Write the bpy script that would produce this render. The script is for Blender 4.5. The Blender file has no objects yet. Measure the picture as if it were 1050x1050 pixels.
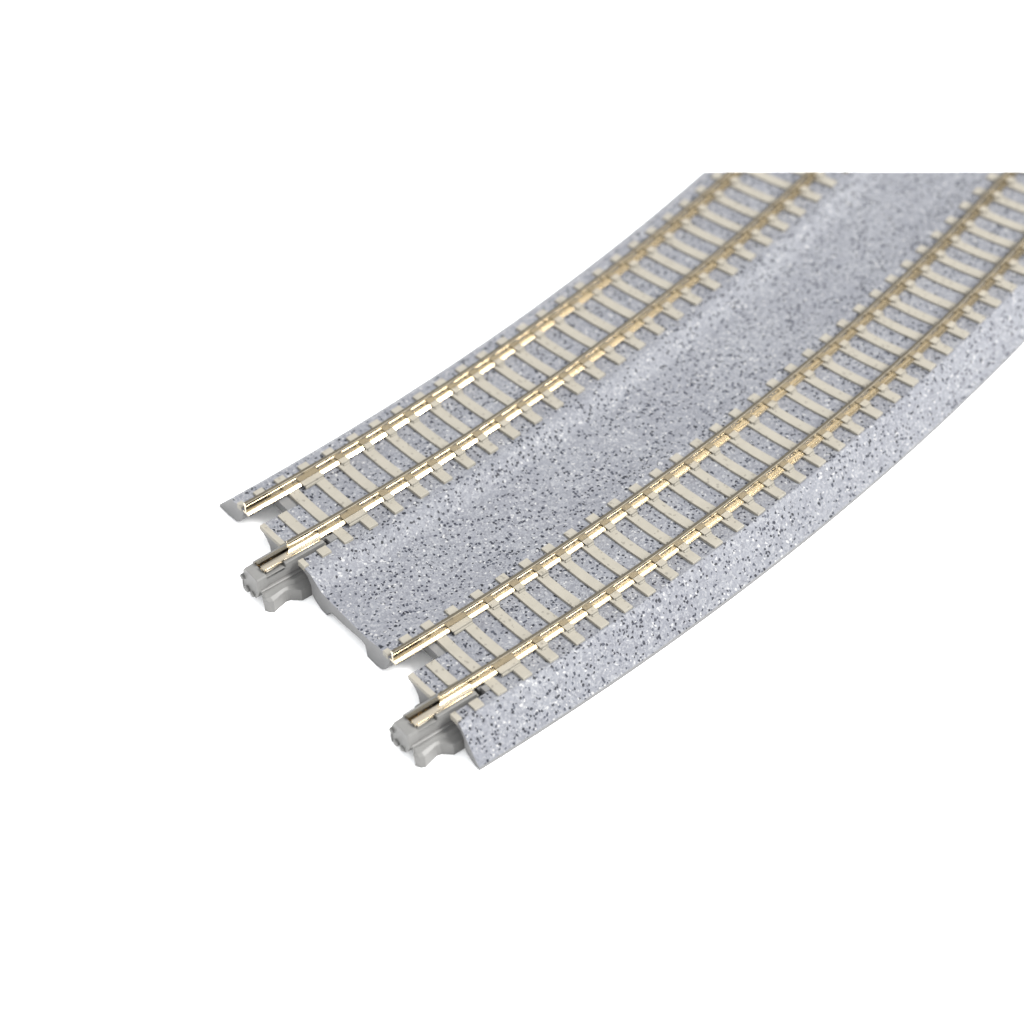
import bpy, bmesh, math, random
from mathutils import Vector, Matrix

S = 0.001                       # everything below is measured in millimetres
RM = 427.84                     # curve radius midway between the two tracks
TILT = math.asin(0.57 / 9.7)    # cant of each track towards the inside of the curve
ZC = 0.285                      # rail foot level at a track's centre line
FLOOR = -5.0
Y0 = 3.6                        # the finished end of the track section
scene = bpy.context.scene
col = scene.collection

# ------------------------------------------------------------------ camera
AZ, EL, ROLL, DIST, TX, TY, FPX, CX, CY = (-0.92773, 0.80348, -0.01651, 405.21533,
                                          -5.45555, 36.74824, 3084.49398, 531.18676, 479.67205)
fw = Vector((math.sin(AZ) * math.cos(EL), math.cos(AZ) * math.cos(EL), -math.sin(EL)))
rt = Vector((math.cos(AZ), -math.sin(AZ), 0))
up = rt.cross(fw)
c_, s_ = math.cos(ROLL), math.sin(ROLL)
rt, up = c_ * rt + s_ * up, -s_ * rt + c_ * up
CAM = Vector((TX, TY, 0)) - fw * DIST
cam = bpy.data.cameras.new('camera')
cam_o = bpy.data.objects.new('camera', cam)
col.objects.link(cam_o)
m = Matrix((rt, up, -fw)).transposed().to_4x4()
m.translation = CAM * S
cam_o.matrix_world = m
cam.sensor_width = 36.0
cam.lens = FPX / 1050 * 36.0
cam.shift_x = -(CX - 525) / 1050
cam.shift_y = (CY - 525) / 1050
cam.clip_start = 0.01
cam.clip_end = 50
cam.dof.use_dof = True
cam.dof.focus_distance = 0.392
cam.dof.aperture_fstop = 17.0
cam.dof.aperture_blades = 7
scene.camera = cam_o

# the far end of the section is sawn off along one plane
CUT_N = rt.cross(fw - (175.3 - CY) / FPX * up).normalized()
if CUT_N.y < 0:
    CUT_N = -CUT_N
CUT_P = CAM.copy()


def beyond(p):
    return (p - CUT_P).dot(CUT_N)


def W(lat, y, z):
    a = y / RM
    return Vector(((RM + lat) * math.cos(a) - RM, (RM + lat) * math.sin(a), z))


# ------------------------------------------------------------------ materials
def new_mat(name):
    mt = bpy.data.materials.new(name)
    mt.use_nodes = True
    nt = mt.node_tree
    return mt, nt, nt.nodes['Principled BSDF']


def coords(nt, scale):
    tc = nt.nodes.new('ShaderNodeTexCoord')
    mp = nt.nodes.new('ShaderNodeMapping')
    mp.inputs['Scale'].default_value = (scale,) * 3
    nt.links.new(tc.outputs['Object'], mp.inputs['Vector'])
    return mp.outputs['Vector']


def ramp(nt, fac, stops, interp='LINEAR'):
    r = nt.nodes.new('ShaderNodeValToRGB')
    r.color_ramp.interpolation = interp
    e = r.color_ramp.elements
    e[0].position, e[0].color = stops[0][0], (*stops[0][1], 1)
    e[1].position, e[1].color = stops[-1][0], (*stops[-1][1], 1)
    for p, c in stops[1:-1]:
        n = e.new(p)
        n.color = (*c, 1)
    nt.links.new(fac, r.inputs['Fac'])
    return r.outputs['Color']


def mix(nt, fac, a, b, mode='MIX'):
    n = nt.nodes.new('ShaderNodeMix')
    n.data_type = 'RGBA'
    n.blend_type = mode
    for sock, v in ((n.inputs[0], fac), (n.inputs[6], a), (n.inputs[7], b)):
        if isinstance(v, (int, float)):
            sock.default_value = v
        elif isinstance(v, tuple):
            sock.default_value = (*v, 1)
        else:
            nt.links.new(v, sock)
    return n.outputs[2]


def noise(nt, vec, scale, detail=2.0, rough=0.5):
    n = nt.nodes.new('ShaderNodeTexNoise')
    n.inputs['Scale'].default_value = scale
    n.inputs['Detail'].default_value = detail
    n.inputs['Roughness'].default_value = rough
    nt.links.new(vec, n.inputs['Vector'])
    return n.outputs['Fac']


def voronoi(nt, vec, scale):
    n = nt.nodes.new('ShaderNodeTexVoronoi')
    n.inputs['Scale'].default_value = scale
    nt.links.new(vec, n.inputs['Vector'])
    return n


def bump(nt, bsdf, height, strength, dist):
    b = nt.nodes.new('ShaderNodeBump')
    b.inputs['Strength'].default_value = strength
    b.inputs['Distance'].default_value = dist
    nt.links.new(height, b.inputs['Height'])
    nt.links.new(b.outputs['Normal'], bsdf.inputs['Normal'])


def separate(nt, colour, ch):
    n = nt.nodes.new('ShaderNodeSeparateColor')
    nt.links.new(colour, n.inputs[0])
    return n.outputs[ch]


def ballast_material():
    mt, nt, b = new_mat('grey_ballast')
    v = coords(nt, 1000)
    n1 = nt.nodes.new('ShaderNodeTexNoise')
    n1.inputs['Scale'].default_value = 2.0
    nt.links.new(v, n1.inputs['Vector'])
    wob = nt.nodes.new('ShaderNodeVectorMath')
    wob.operation = 'MULTIPLY_ADD'
    wob.inputs[1].default_value = (0.5,) * 3
    nt.links.new(n1.outputs['Color'], wob.inputs[0])
    nt.links.new(v, wob.inputs[2])
    vv = wob.outputs[0]
    g = voronoi(nt, vv, 3.9)
    grain = separate(nt, g.outputs['Color'], 0)
    base = ramp(nt, grain, [(0, (.082, .084, .096)), (.25, (.099, .102, .115)), (.6, (.114, .118, .132)),
                            (.85, (.134, .137, .148)), (1, (.165, .168, .177))])
    # dark flecks, thicker in some patches than in others
    d = voronoi(nt, vv, 2.38)
    dr = separate(nt, d.outputs['Color'], 1)
    patch = noise(nt, v, .22, 2)
    th = nt.nodes.new('ShaderNodeMath')
    th.operation = 'MULTIPLY_ADD'
    th.inputs[1].default_value = .62
    th.inputs[2].default_value = -.075
    nt.links.new(patch, th.inputs[0])
    lt = nt.nodes.new('ShaderNodeMath')
    lt.operation = 'LESS_THAN'
    nt.links.new(dr, lt.inputs[0])
    nt.links.new(th.outputs[0], lt.inputs[1])
    near = nt.nodes.new('ShaderNodeMath')
    near.operation = 'LESS_THAN'
    near.inputs[1].default_value = .5
    nt.links.new(d.outputs['Distance'], near.inputs[0])
    both = nt.nodes.new('ShaderNodeMath')
    both.operation = 'MULTIPLY'
    nt.links.new(lt.outputs[0], both.inputs[0])
    nt.links.new(near.outputs[0], both.inputs[1])
    dark = ramp(nt, separate(nt, d.outputs['Color'], 2), [(0, (.005, .006, .009)), (.7, (.014, .016, .024)), (1, (.04, .044, .056))])
    c = mix(nt, both.outputs[0], base, dark)
    # a few pale flecks
    w = voronoi(nt, vv, 3.6)
    wl = nt.nodes.new('ShaderNodeMath')
    wl.operation = 'GREATER_THAN'
    wl.inputs[1].default_value = .975
    nt.links.new(separate(nt, w.outputs['Color'], 2), wl.inputs[0])
    c = mix(nt, wl.outputs[0], c, (.22, .22, .223))
    big = ramp(nt, noise(nt, v, .09, 3), [(.3, (.93, .93, .94)), (.7, (1.06, 1.06, 1.05))])
    c = mix(nt, 1.0, c, big, 'MULTIPLY')
    nt.links.new(c, b.inputs['Base Color'])
    b.inputs['Roughness'].default_value = .62
    b.inputs['Specular IOR Level'].default_value = .25
    h = mix(nt, .5, g.outputs['Distance'], noise(nt, v, 4.5, 3))
    bump(nt, b, h, .55, .00016)
    return mt


def plastic(name, base, var, rough, spec=.3, speck=None, b_str=.12):
    mt, nt, b = new_mat(name)
    v = coords(nt, 1000)
    if speck:               # every moulding gets its own specks
        oi = nt.nodes.new('ShaderNodeObjectInfo')
        sh = nt.nodes.new('ShaderNodeVectorMath')
        sh.operation = 'MULTIPLY_ADD'
        sh.inputs[1].default_value = (731, 457, 293)
        nt.links.new(oi.outputs['Random'], sh.inputs[0])
        nt.links.new(v, sh.inputs[2])
        v = sh.outputs[0]
    c = ramp(nt, noise(nt, v, .6, 4, .6), [(.3, tuple(x * (1 - var) for x in base)), (.7, tuple(min(1, x * (1 + var)) for x in base))])
    if speck:
        d = voronoi(nt, v, 3.1)
        lt = nt.nodes.new('ShaderNodeMath')
        lt.operation = 'LESS_THAN'
        lt.inputs[1].default_value = speck
        nt.links.new(separate(nt, d.outputs['Color'], 0), lt.inputs[0])
        c = mix(nt, lt.outputs[0], c, tuple(x * .72 for x in base))
    nt.links.new(c, b.inputs['Base Color'])
    b.inputs['Roughness'].default_value = rough
    b.inputs['Specular IOR Level'].default_value = spec
    bump(nt, b, noise(nt, v, 3.5, 3), b_str, .0001)
    return mt


def metal(name, base, rough, var=.12):
    mt, nt, b = new_mat(name)
    v = coords(nt, 1000)
    c = ramp(nt, noise(nt, v, .9, 4, .65), [(.3, tuple(x * (1 - var) for x in base)), (.7, tuple(min(1, x * (1 + var)) for x in base))])
    nt.links.new(c, b.inputs['Base Color'])
    b.inputs['Metallic'].default_value = 1
    r = ramp(nt, noise(nt, v, 1.7, 3), [(.3, (rough * .93,) * 3), (.7, (rough * 1.08,) * 3)])
    nt.links.new(r, b.inputs['Roughness'])
    bump(nt, b, noise(nt, v, 1.1, 2), .012, .0001)
    return mt


M_BALLAST = ballast_material()
M_SHELL = plastic('grey_shell_plastic', (0.102, 0.102, 0.103), .06, .5, .2)
M_CONCRETE = plastic('beige_sleeper_plastic', (.178, .167, .143), .05, .55, .2, speck=.035)
M_JOINER = plastic('mid_grey_plastic', (.105, .104, .101), .05, .42, .22)
M_RAIL = metal('brassy_rail_metal', (.52, .455, .345), .165, .05)
M_TIN = metal('pale_joiner_metal', (.43, .385, .31), .22, .06)
mt, nt, b = new_mat('white_table')
v = coords(nt, 1)
nt.links.new(ramp(nt, noise(nt, v, 6, 3), [(.3, (.93, .93, .93)), (.7, (.95, .95, .95))]), b.inputs['Base Color'])
b.inputs['Roughness'].default_value = .8
b.inputs['Specular IOR Level'].default_value = .2
M_TABLE = mt

# ------------------------------------------------------------------ helpers
ROOT_LOC = Vector((0, 60, FLOOR))
root = bpy.data.objects.new('track_section', None)
col.objects.link(root)
root.location = ROOT_LOC * S
root.empty_display_size = .02
root['label'] = 'curved double track section with grey speckled ballast bed, beige sleepers and brassy rails on white'
root['category'] = 'model track'


def saw(bm):
    """cut a mesh at the far end of the section and close it"""
    r = bmesh.ops.bisect_plane(bm, geom=bm.verts[:] + bm.edges[:] + bm.faces[:], plane_co=CUT_P, plane_no=CUT_N, clear_outer=True)
    ed = [e for e in bm.edges if e.is_boundary]
    if ed:
        bmesh.ops.holes_fill(bm, edges=ed, sides=0)


def link(name, bm, mats, parent=None, smooth=False, world=True, sharp=38):
    bmesh.ops.recalc_face_normals(bm, faces=bm.faces[:])
    bmesh.ops.scale(bm, vec=(S, S, S), verts=bm.verts[:])
    me = bpy.data.meshes.new(name)
    bm.to_mesh(me)
    bm.free()
    for mm in (mats if isinstance(mats, (list, tuple)) else [mats]):
        me.materials.append(mm)
    if smooth:
        for p in me.polygons:
            p.use_smooth = True
        me.set_sharp_from_angle(angle=math.radians(sharp))
    o = bpy.data.objects.new(name, me)
    col.objects.link(o)
    if parent is not None:
        o.parent = parent
        if world and parent is root:
            o.location = -ROOT_LOC * S
    return o


def sweep(bm, prof, y0, y1, step, mapf, cap_mat=0):
    """closed profile carried along the curve; mapf(a, b, y) -> point"""
    n = max(1, int(round((y1 - y0) / step)))
    rings = []
    for i in range(n + 1):
        y = y0 + (y1 - y0) * i / n
        rings.append([bm.verts.new(mapf(p[0], p[1], y)) for p in prof])
    k = len(prof)
    for i in range(n):
        for j in range(k):
            bm.faces.new((rings[i][j], rings[i][(j + 1) % k], rings[i + 1][(j + 1) % k], rings[i + 1][j]))
    for r in (rings[0], rings[-1]):
        f = bm.faces.new(r)
        f.material_index = cap_mat
    return rings


def box(bm, x0, x1, y0, y1, z0, z1, bev=0.0, mat=0, taper=0.0):
    vs = []
    for z, t in ((z0, 0.0), (z1, taper)):
        for x, y in ((x0 + t, y0 + t), (x1 - t, y0 + t), (x1 - t, y1 - t), (x0 + t, y1 - t)):
            vs.append(bm.verts.new((x, y, z)))
    fs = [bm.faces.new([vs[i] for i in q]) for q in ((3, 2, 1, 0), (4, 5, 6, 7), (0, 1, 5, 4), (1, 2, 6, 5), (2, 3, 7, 6), (3, 0, 4, 7))]
    for f in fs:
        f.material_index = mat
    if bev:
        es = list({e for f in fs for e in f.edges})
        bmesh.ops.bevel(bm, geom=es, offset=bev, segments=2, profile=.5, affect='EDGES')


def straight(lat, z, y):
    return W(lat, y, z)


def canted(centre):
    ct, st = math.cos(TILT), math.sin(TILT)

    def f(u, w, y):
        return W(centre + u * ct - w * st, y, ZC + u * st + w * ct)
    return f


TRACKS = (-16.5, 16.5)

# ------------------------------------------------------------------ roadbed
bm = bmesh.new()
END = 150.0
main = [(-28.6, -4.92), (-28.5, -4.5), (-27.1, -3.0), (-25.5, -1.1), (-24.95, -.62), (-24.4, -.62),
        (-20.5, -.5), (-16.5, -.36), (-12.5, -.02), (-8.6, .2), (-7.2, .34), (-6.6, .26), (-6.25, .08), (-4.55, -1.02), (-4.15, -1.17), (-3.4, -1.22), (0, -1.26), (5.0, -1.22), (6.4, -1.08),
        (8.4, -.58), (9.3, -.58), (12.5, -.45), (16.5, -.36), (20.5, -.02), (24.2, .2), (25.2, .36), (25.7, .1), (26.4, -.75), (28.2, -3.1), (29.35, -4.5), (29.5, -4.92)]
sweep(bm, main, 10.6, END, 1.6, straight, 1)
pieces = [
    [(-28.6, -4.92), (-28.5, -4.5), (-27.1, -3.0), (-25.5, -1.1), (-24.95, -.62), (-24.4, -.62), (-22.2, -.5), (-22.2, -1.2), (-22.7, -2.4), (-23.5, -3.8), (-24.3, -4.4), (-25.9, -4.75), (-26.3, -4.92)],
    [(5.6, -4.92), (5.25, -3.0), (4.4, -2.75), (.2, -3.3), (-2.1, -3.35), (-2.9, -4.0), (-3.4, -4.92), (-4.6, -4.92), (-6.3, -4.0), (-6.6, -3.4), (-6.65, -1.9), (-7.4, -.7), (-9.0, -.2), (-9.5, .0),
     (-9.5, .28), (-7.2, .34), (-6.6, .26), (-6.25, .08), (-4.55, -1.02), (-4.15, -1.17), (-3.4, -1.22), (0, -1.26), (5.0, -1.22), (6.4, -1.08), (8.4, -.58), (9.3, -.58),
     (10.8, -.5), (10.8, -1.2), (10.3, -2.4), (9.6, -3.8), (8.9, -4.5), (7.6, -4.92)],
    [(28.4, -4.92), (26.7, -4.0), (26.4, -3.4), (26.35, -1.9), (25.6, -.7), (24.0, -.2), (23.5, .0), (23.5, .28), (25.2, .36), (25.7, .1), (26.4, -.75), (28.2, -3.1), (29.35, -4.5), (29.5, -4.92)],
]
for c in TRACKS:
    pieces.append([(c - 1.85, -.36), (c + 3.2, -.08), (c + 3.2, -4.92), (c + .5, -4.92), (c + .45, -3.6), (c + .3, -2.4), (c - .3, -1.5), (c - 1.1, -1.05), (c - 1.8, -.95)])
for p in pieces:
    sweep(bm, p, Y0, 10.6, 1.4, straight, 1)
for c in TRACKS:            # moulded catches inside the end slots
    for (l0, l1, y0, y1, z0, z1) in ((-5.7, -1.85, 8.5, 10.6, -2.2, -.6), (5.95, 6.98, 9.0, 10.6, -1.2, .42), (3.25, 5.95, 8.75, 10.6, -1.5, -.12)):
        k0 = len(bm.faces)
        sweep(bm, [(c + l0, z0), (c + l1, z0), (c + l1, z1 + .06), (c + l0, z1)], y0, y1, 1, straight, 1)
        bm.faces.ensure_lookup_table()
        for f in bm.faces[k0:]:
            f.material_index = 1
bm.normal_update()
for f in bm.faces:          # the underside and the inner walls of the slots are plain plastic
    if f.normal.z < -.05 or (f.material_index == 0 and abs(f.normal.z) < .35):
        f.material_index = 1
saw(bm)
roadbed = link('roadbed', bm, [M_BALLAST, M_SHELL], root, smooth=True, sharp=30)

# ------------------------------------------------------------------ rails
half = [(.6, -.3), (.68, -.24), (.68, -.05), (.64, -.01), (.18, .07), (.155, .1), (.155, 1.15), (.225, 1.28), (.245, 1.34), (.245, 1.67), (.205, 1.73)]
prof = [(u + .12, w) for u, w in half] + [(.12 - u, w) for u, w in reversed(half)]
for c in TRACKS:
    for u0, y0 in ((-4.85, 3.4), (4.85, 3.55)):
        bm = bmesh.new()
        f = canted(c)
        sweep(bm, [(u0 + u, w) for u, w in prof], y0, END, 1.6, f)
        saw(bm)
        link('rail', bm, M_RAIL, root, smooth=True, sharp=9)


# ------------------------------------------------------------------ sleepers with their rail fasteners
def sleeper_bm(chunks, v0, v1):
    bm = bmesh.new()
    for a, b_ in chunks:
        box(bm, a, b_, v0, v1, -.95, -.1, .06, taper=.03)
        for i in range(12):     # dished towards the middle, like a moulded concrete sleeper
            u = -4.2 + 8.4 * (i + .5) / 12
            if a < u < b_:
                bmesh.ops.bisect_plane(bm, geom=bm.verts[:] + bm.edges[:] + bm.faces[:], plane_co=(u, 0, 0), plane_no=(1, 0, 0))
    for v_ in bm.verts:
        if abs(v_.co.x) < 4.2 and v_.co.z > -.5:
            v_.co.z -= .21 * (1 - (v_.co.x / 4.2) ** 2)
    return bm


def fastener_bm(sgn, u0, v0, v1):
    bm = bmesh.new()
    a, b_ = sorted((u0 + .06 + sgn * .23, u0 + .06 + sgn * 1.2))
    box(bm, a, b_, v0 + .32, v1 - .13, -.3, .11, taper=.0)
    box(bm, a, b_, v0 + .04, v1 - .12, .1, .2, .03)
    a, b_ = sorted((u0 + sgn * 1.27, u0 + sgn * 1.55))
    box(bm, a, b_, v0 + .1, v1 - .25, -.3, .02, .04, taper=.03)
    return bm


CH_END = [(-7.55, -5.8), (-1.8, 3.15), (7.05, 8.55)]
CH_FULL = [(-7.65, 8.5)]
protos = {}
for key, bm in (('half', sleeper_bm([(-7.2, -6.1), (-1.8, 3.15), (7.05, 8.55)], -.08, .78)), ('cut', sleeper_bm(CH_END, -.77, .77)), ('full', sleeper_bm(CH_FULL, -.77, .77))):
    bmesh.ops.recalc_face_normals(bm, faces=bm.faces[:])
    bmesh.ops.scale(bm, vec=(S, S, S), verts=bm.verts[:])
    me = bpy.data.meshes.new('sleeper')
    bm.to_mesh(me)
    bm.free()
    me.materials.append(M_CONCRETE)
    protos[key] = me
fast = {}
for key, args in {('n', 0): (1, -4.85, -.3, 1.12), ('n', 1): (-1, -4.85, -.55, .6), ('n', 2): (1, 4.85, -.3, 1.12), ('n', 3): (-1, 4.85, -.55, .6),
                  ('l', 0): (1, -4.85, -2.5, .9), ('l', 2): (1, 4.85, -2.5, .9)}.items():
    bm = fastener_bm(*args)
    bmesh.ops.recalc_face_normals(bm, faces=bm.faces[:])
    bmesh.ops.scale(bm, vec=(S, S, S), verts=bm.verts[:])
    me = bpy.data.meshes.new('rail_fastener')
    bm.to_mesh(me)
    bm.free()
    me.materials.append(M_CONCRETE)
    fast[key] = me


def trimmed(me, mw):
    """mesh data cut at the sawn end, or None when it lies wholly beyond"""
    ds = [beyond((mw @ v.co) / S) for v in me.vertices]
    if min(ds) > -.05:
        return None
    if max(ds) < 0:
        return me
    bm = bmesh.new()
    bm.from_mesh(me)
    bm.transform(mw)
    bmesh.ops.scale(bm, vec=(1 / S,) * 3, verts=bm.verts[:])
    saw(bm)
    bmesh.ops.scale(bm, vec=(S,) * 3, verts=bm.verts[:])
    bm.transform(mw.inverted())
    out = me.copy()
    bm.to_mesh(out)
    bm.free()
    return out


for ti, c in enumerate(TRACKS):
    ys = [Y0, 7.35, 11.05, 15.2, 19.6] if ti == 0 else [Y0, 6.95, 10.45, 14.3, 18.45]
    base, pitch = ((-1.05, 4.184), (-.72, 3.897))[ti]
    j = 5
    while base + pitch * (j + 1) < END - 3:
        ys.append(base + pitch * (j + 1))
        j += 1
    for j, y in enumerate(ys):
        pos = W(c, y, ZC)
        mw = Matrix.Translation(pos * S) @ Matrix.Rotation(y / RM, 4, 'Z') @ Matrix.Rotation(-TILT, 4, 'Y')
        me = trimmed(protos['half' if j == 0 else 'cut' if j == 1 else 'full'], mw)
        if me is None:
            continue
        o = bpy.data.objects.new('sleeper', me)
        col.objects.link(o)
        o.parent = root
        o.location = (pos - ROOT_LOC) * S
        o.rotation_euler = (0, -TILT, y / RM)
        if j < 3:
            continue
        for k in range(4):
            fm = fast[('l', k) if (j == 3 and k in (0, 2)) else ('n', k)]
            fm = trimmed(fm, mw)
            if fm is None:
                continue
            q = bpy.data.objects.new('rail_fastener', fm)
            col.objects.link(q)
            q.parent = o


# ------------------------------------------------------------------ rail joiners at the near end
def loft(bm, rings, mat=0):
    vs = [[bm.verts.new(p) for p in r] for r in rings]
    k = len(vs[0])
    for a, b_ in zip(vs, vs[1:]):
        for i in range(k):
            bm.faces.new((a[i], a[(i + 1) % k], b_[(i + 1) % k], b_[i]))
    bm.faces.new(vs[0])
    bm.faces.new(list(reversed(vs[-1])))


def nub(bm, u, z, r, v0, v1):
    n = 14
    loft(bm, [[(u + r * k * math.cos(t * 2 * math.pi / n), vv, z + r * k * math.sin(t * 2 * math.pi / n)) for t in range(n)] for vv, k in ((v0, .7), (v0 + .12, 1.0), (v1, 1.0))])


def mirrored(pts, z):
    right = [(u, v_, z) for v_, u in pts]
    left = [(-u, v_, z) for v_, u in reversed(pts)]
    return right + left


def joiner_bm():
    bm = bmesh.new()
    # upper block: nose, floor under the metal, two side walls
    nose = [(-1.72, -3.3), (-1.1, -3.75), (.9, -3.75), (1.5, -2.9), (1.72, -2.0), (1.66, .12), (1.5, .3), (-.9, .34), (-1.35, .2), (-1.66, -.35)]
    loft(bm, [[(u * .96, -2.55, z * .96 - .05) for u, z in nose], [(u, -2.42, z) for u, z in nose], [(u, -.98, z) for u, z in nose]])
    box(bm, -1.62, 1.62, -.98, 8.6, -2.3, -.12)
    box(bm, 1.06, 1.66, 2.05, 8.3, -.5, .52, .06)
    box(bm, 1.12, 1.62, -.98, 1.9, -.5, -.02, .05)
    box(bm, -1.62, -1.08, -.98, 8.3, -.5, .2, .06)
    # waist ledge and the flange that clips under the roadbed
    ledge = [(-2.2, 1.72), (-2.1, 1.98), (0, 2.02), (3, 2.05), (9, 2.05)]
    led = mirrored(ledge, -1.85)
    led2 = mirrored(ledge, -2.15)
    body = [(-2.25, 1.9), (-2.1, 2.2), (0, 2.25), (3, 2.3), (9, 2.3)]
    loft(bm, [mirrored([(a, b_ * .93) for a, b_ in ledge], -1.78), led, led2])
    fl_w = [(-.4, .8), (-1.45, 1.45), (-2.15, 1.95), (-1.95, 2.2), (-1.35, 2.3), (.9, 2.25), (1.5, 2.3), (2.6, 2.5), (9, 2.6)]
    fl_x = [(-.4, .85), (-1.45, 1.5), (-2.2, 2.1), (-1.95, 2.5), (-1.35, 2.7), (.9, 2.45), (1.5, 2.55), (2.6, 2.9), (9, 2.95)]
    fl_t = [(-.4, .9), (-1.5, 1.6), (-2.35, 2.4), (-1.95, 3.1), (-1.35, 3.38), (.8, 2.85), (1.4, 2.95), (2.6, 4.0), (9, 4.1)]
    fl_b = [(-.4, .9), (-1.45, 1.6), (-2.25, 2.5), (-1.9, 3.26), (-1.35, 3.55), (.8, 3.0), (1.4, 3.1), (2.6, 4.15), (9, 4.2)]
    loft(bm, [mirrored(fl_w, -2.1), mirrored(fl_x, -2.75), mirrored([(a, b_ * .98) for a, b_ in fl_t], -2.98), mirrored(fl_t, -3.06), mirrored(fl_b, -4.88), mirrored([(a, b_ * .98) for a, b_ in fl_b], -4.96)])
    nub(bm, -.75, -3.15, .5, -2.95, -2.3)
    nub(bm, .45, -3.2, .42, -2.85, -2.3)
    nub(bm, -1.62, -1.5, .42, -2.95, -2.3)
    return bm


def connector_bm():
    bm = bmesh.new()
    right = [(1.02, -.36), (1.06, -.3), (1.06, .0), (.98, .12), (.34, .3), (.25, .3), (.25, .24), (.33, .23), (.9, .06), (.96, -.03), (.96, -.27)]
    pr = right + [(-u, w) for u, w in reversed(right)]
    n = [(-1.0, 1.06), (-.75, 1.0), (3.4, 1), (8.0, 1), (8.3, .97)]
    rings = [[(u * k, v_, w) for u, w in pr] for v_, k in n]
    loft(bm, rings)
    box(bm, 1.075, 1.34, -.75, 1.85, -.2, .02, .04)
    box(bm, 1.075, 1.3, 2.2, 7.9, .0, .1, .02)
    return bm


for c in TRACKS:
    f = canted(c)
    p = f(4.85, 0, Y0)
    a = Y0 / RM
    bm = joiner_bm()
    bm.transform(Matrix.Translation((p.x, p.y, p.z - .57)) @ Matrix.Rotation(a, 4, 'Z') @ Matrix.Translation((0, -Y0, 0)))
    for v_ in bm.verts:
        v_.co.z = max(v_.co.z, FLOOR + .03)
    j = link('rail_joiner', bm, M_JOINER, root, smooth=True, sharp=12)
    bm = connector_bm()
    bm.transform(Matrix.Translation(p) @ Matrix.Rotation(a, 4, 'Z') @ Matrix.Rotation(-TILT, 4, 'Y') @ Matrix.Translation((0, -Y0, 0)))
    link('metal_connector', bm, M_TIN, j, smooth=True)

# ------------------------------------------------------------------ the white table
bm = bmesh.new()
n = 8
g = [[bm.verts.new(((-1 + 2 * i / n) * 2500, (-1 + 2 * k / n) * 2500, FLOOR)) for i in range(n + 1)] for k in range(n + 1)]
for k in range(n):
    for i in range(n):
        bm.faces.new((g[k][i], g[k][i + 1], g[k + 1][i + 1], g[k + 1][i]))
t = link('tabletop', bm, M_TABLE)
t['kind'] = 'structure'


# ------------------------------------------------------------------ lamps: studio softboxes and added fill lamps
def softbox(name, loc, target, sx, sy, radiance, colour=(1, 1, 1)):
    l = bpy.data.lights.new(name, 'AREA')
    l.shape = 'RECTANGLE'
    l.size, l.size_y = sx, sy
    l.energy = radiance * math.pi * sx * sy
    l.color = colour
    o = bpy.data.objects.new(name, l)
    col.objects.link(o)
    o.location = loc
    o.rotation_euler = (Vector(target) - Vector(loc)).to_track_quat('-Z', 'Y').to_euler()
    return o


TGT = (0, .05, 0)
softbox('softbox_overhead', (.08, -.12, .8), (.08, -.12, 0), 1.0, 1.1, 1.25)
softbox('softbox_key', (.50, .56, .90), TGT, .42, .42, 73.0, (1, .99, .97))
softbox('fill_front', (.5, -.8, .5), TGT, .7, .5, 3.2)  # added fill from the camera side, evens out the shade
softbox('fill_left', (-.95, -.1, .4), TGT, .6, .6, 6.0)  # added fill, lifts the track's shadow on the table

# the studio round the table: bright walls, dim towards the back left
world = bpy.data.worlds.new('World')
scene.world = world
world.use_nodes = True
wt = world.node_tree
bg = wt.nodes['Background']
tc = wt.nodes.new('ShaderNodeTexCoord')
dp = wt.nodes.new('ShaderNodeVectorMath')
dp.operation = 'DOT_PRODUCT'
dp.inputs[1].default_value = Vector((-.38, .55, .74)).normalized()
wt.links.new(tc.outputs['Generated'], dp.inputs[0])
mr = wt.nodes.new('ShaderNodeMapRange')
mr.interpolation_type = 'SMOOTHSTEP'
mr.inputs['From Min'].default_value = .35
mr.inputs['From Max'].default_value = .85
mr.inputs['To Min'].default_value = 1.55
mr.inputs['To Max'].default_value = .4
wt.links.new(dp.outputs['Value'], mr.inputs['Value'])
wt.links.new(mr.outputs['Result'], bg.inputs['Strength'])
bg.inputs['Color'].default_value = (.96, .98, 1, 1)

vs = scene.view_settings
vs.view_transform = 'Standard'
vs.look = 'None'
vs.exposure = 0
vs.gamma = 1
vs.use_curve_mapping = False
scene.cycles.max_bounces = 6
scene.cycles.diffuse_bounces = 4
scene.cycles.glossy_bounces = 4
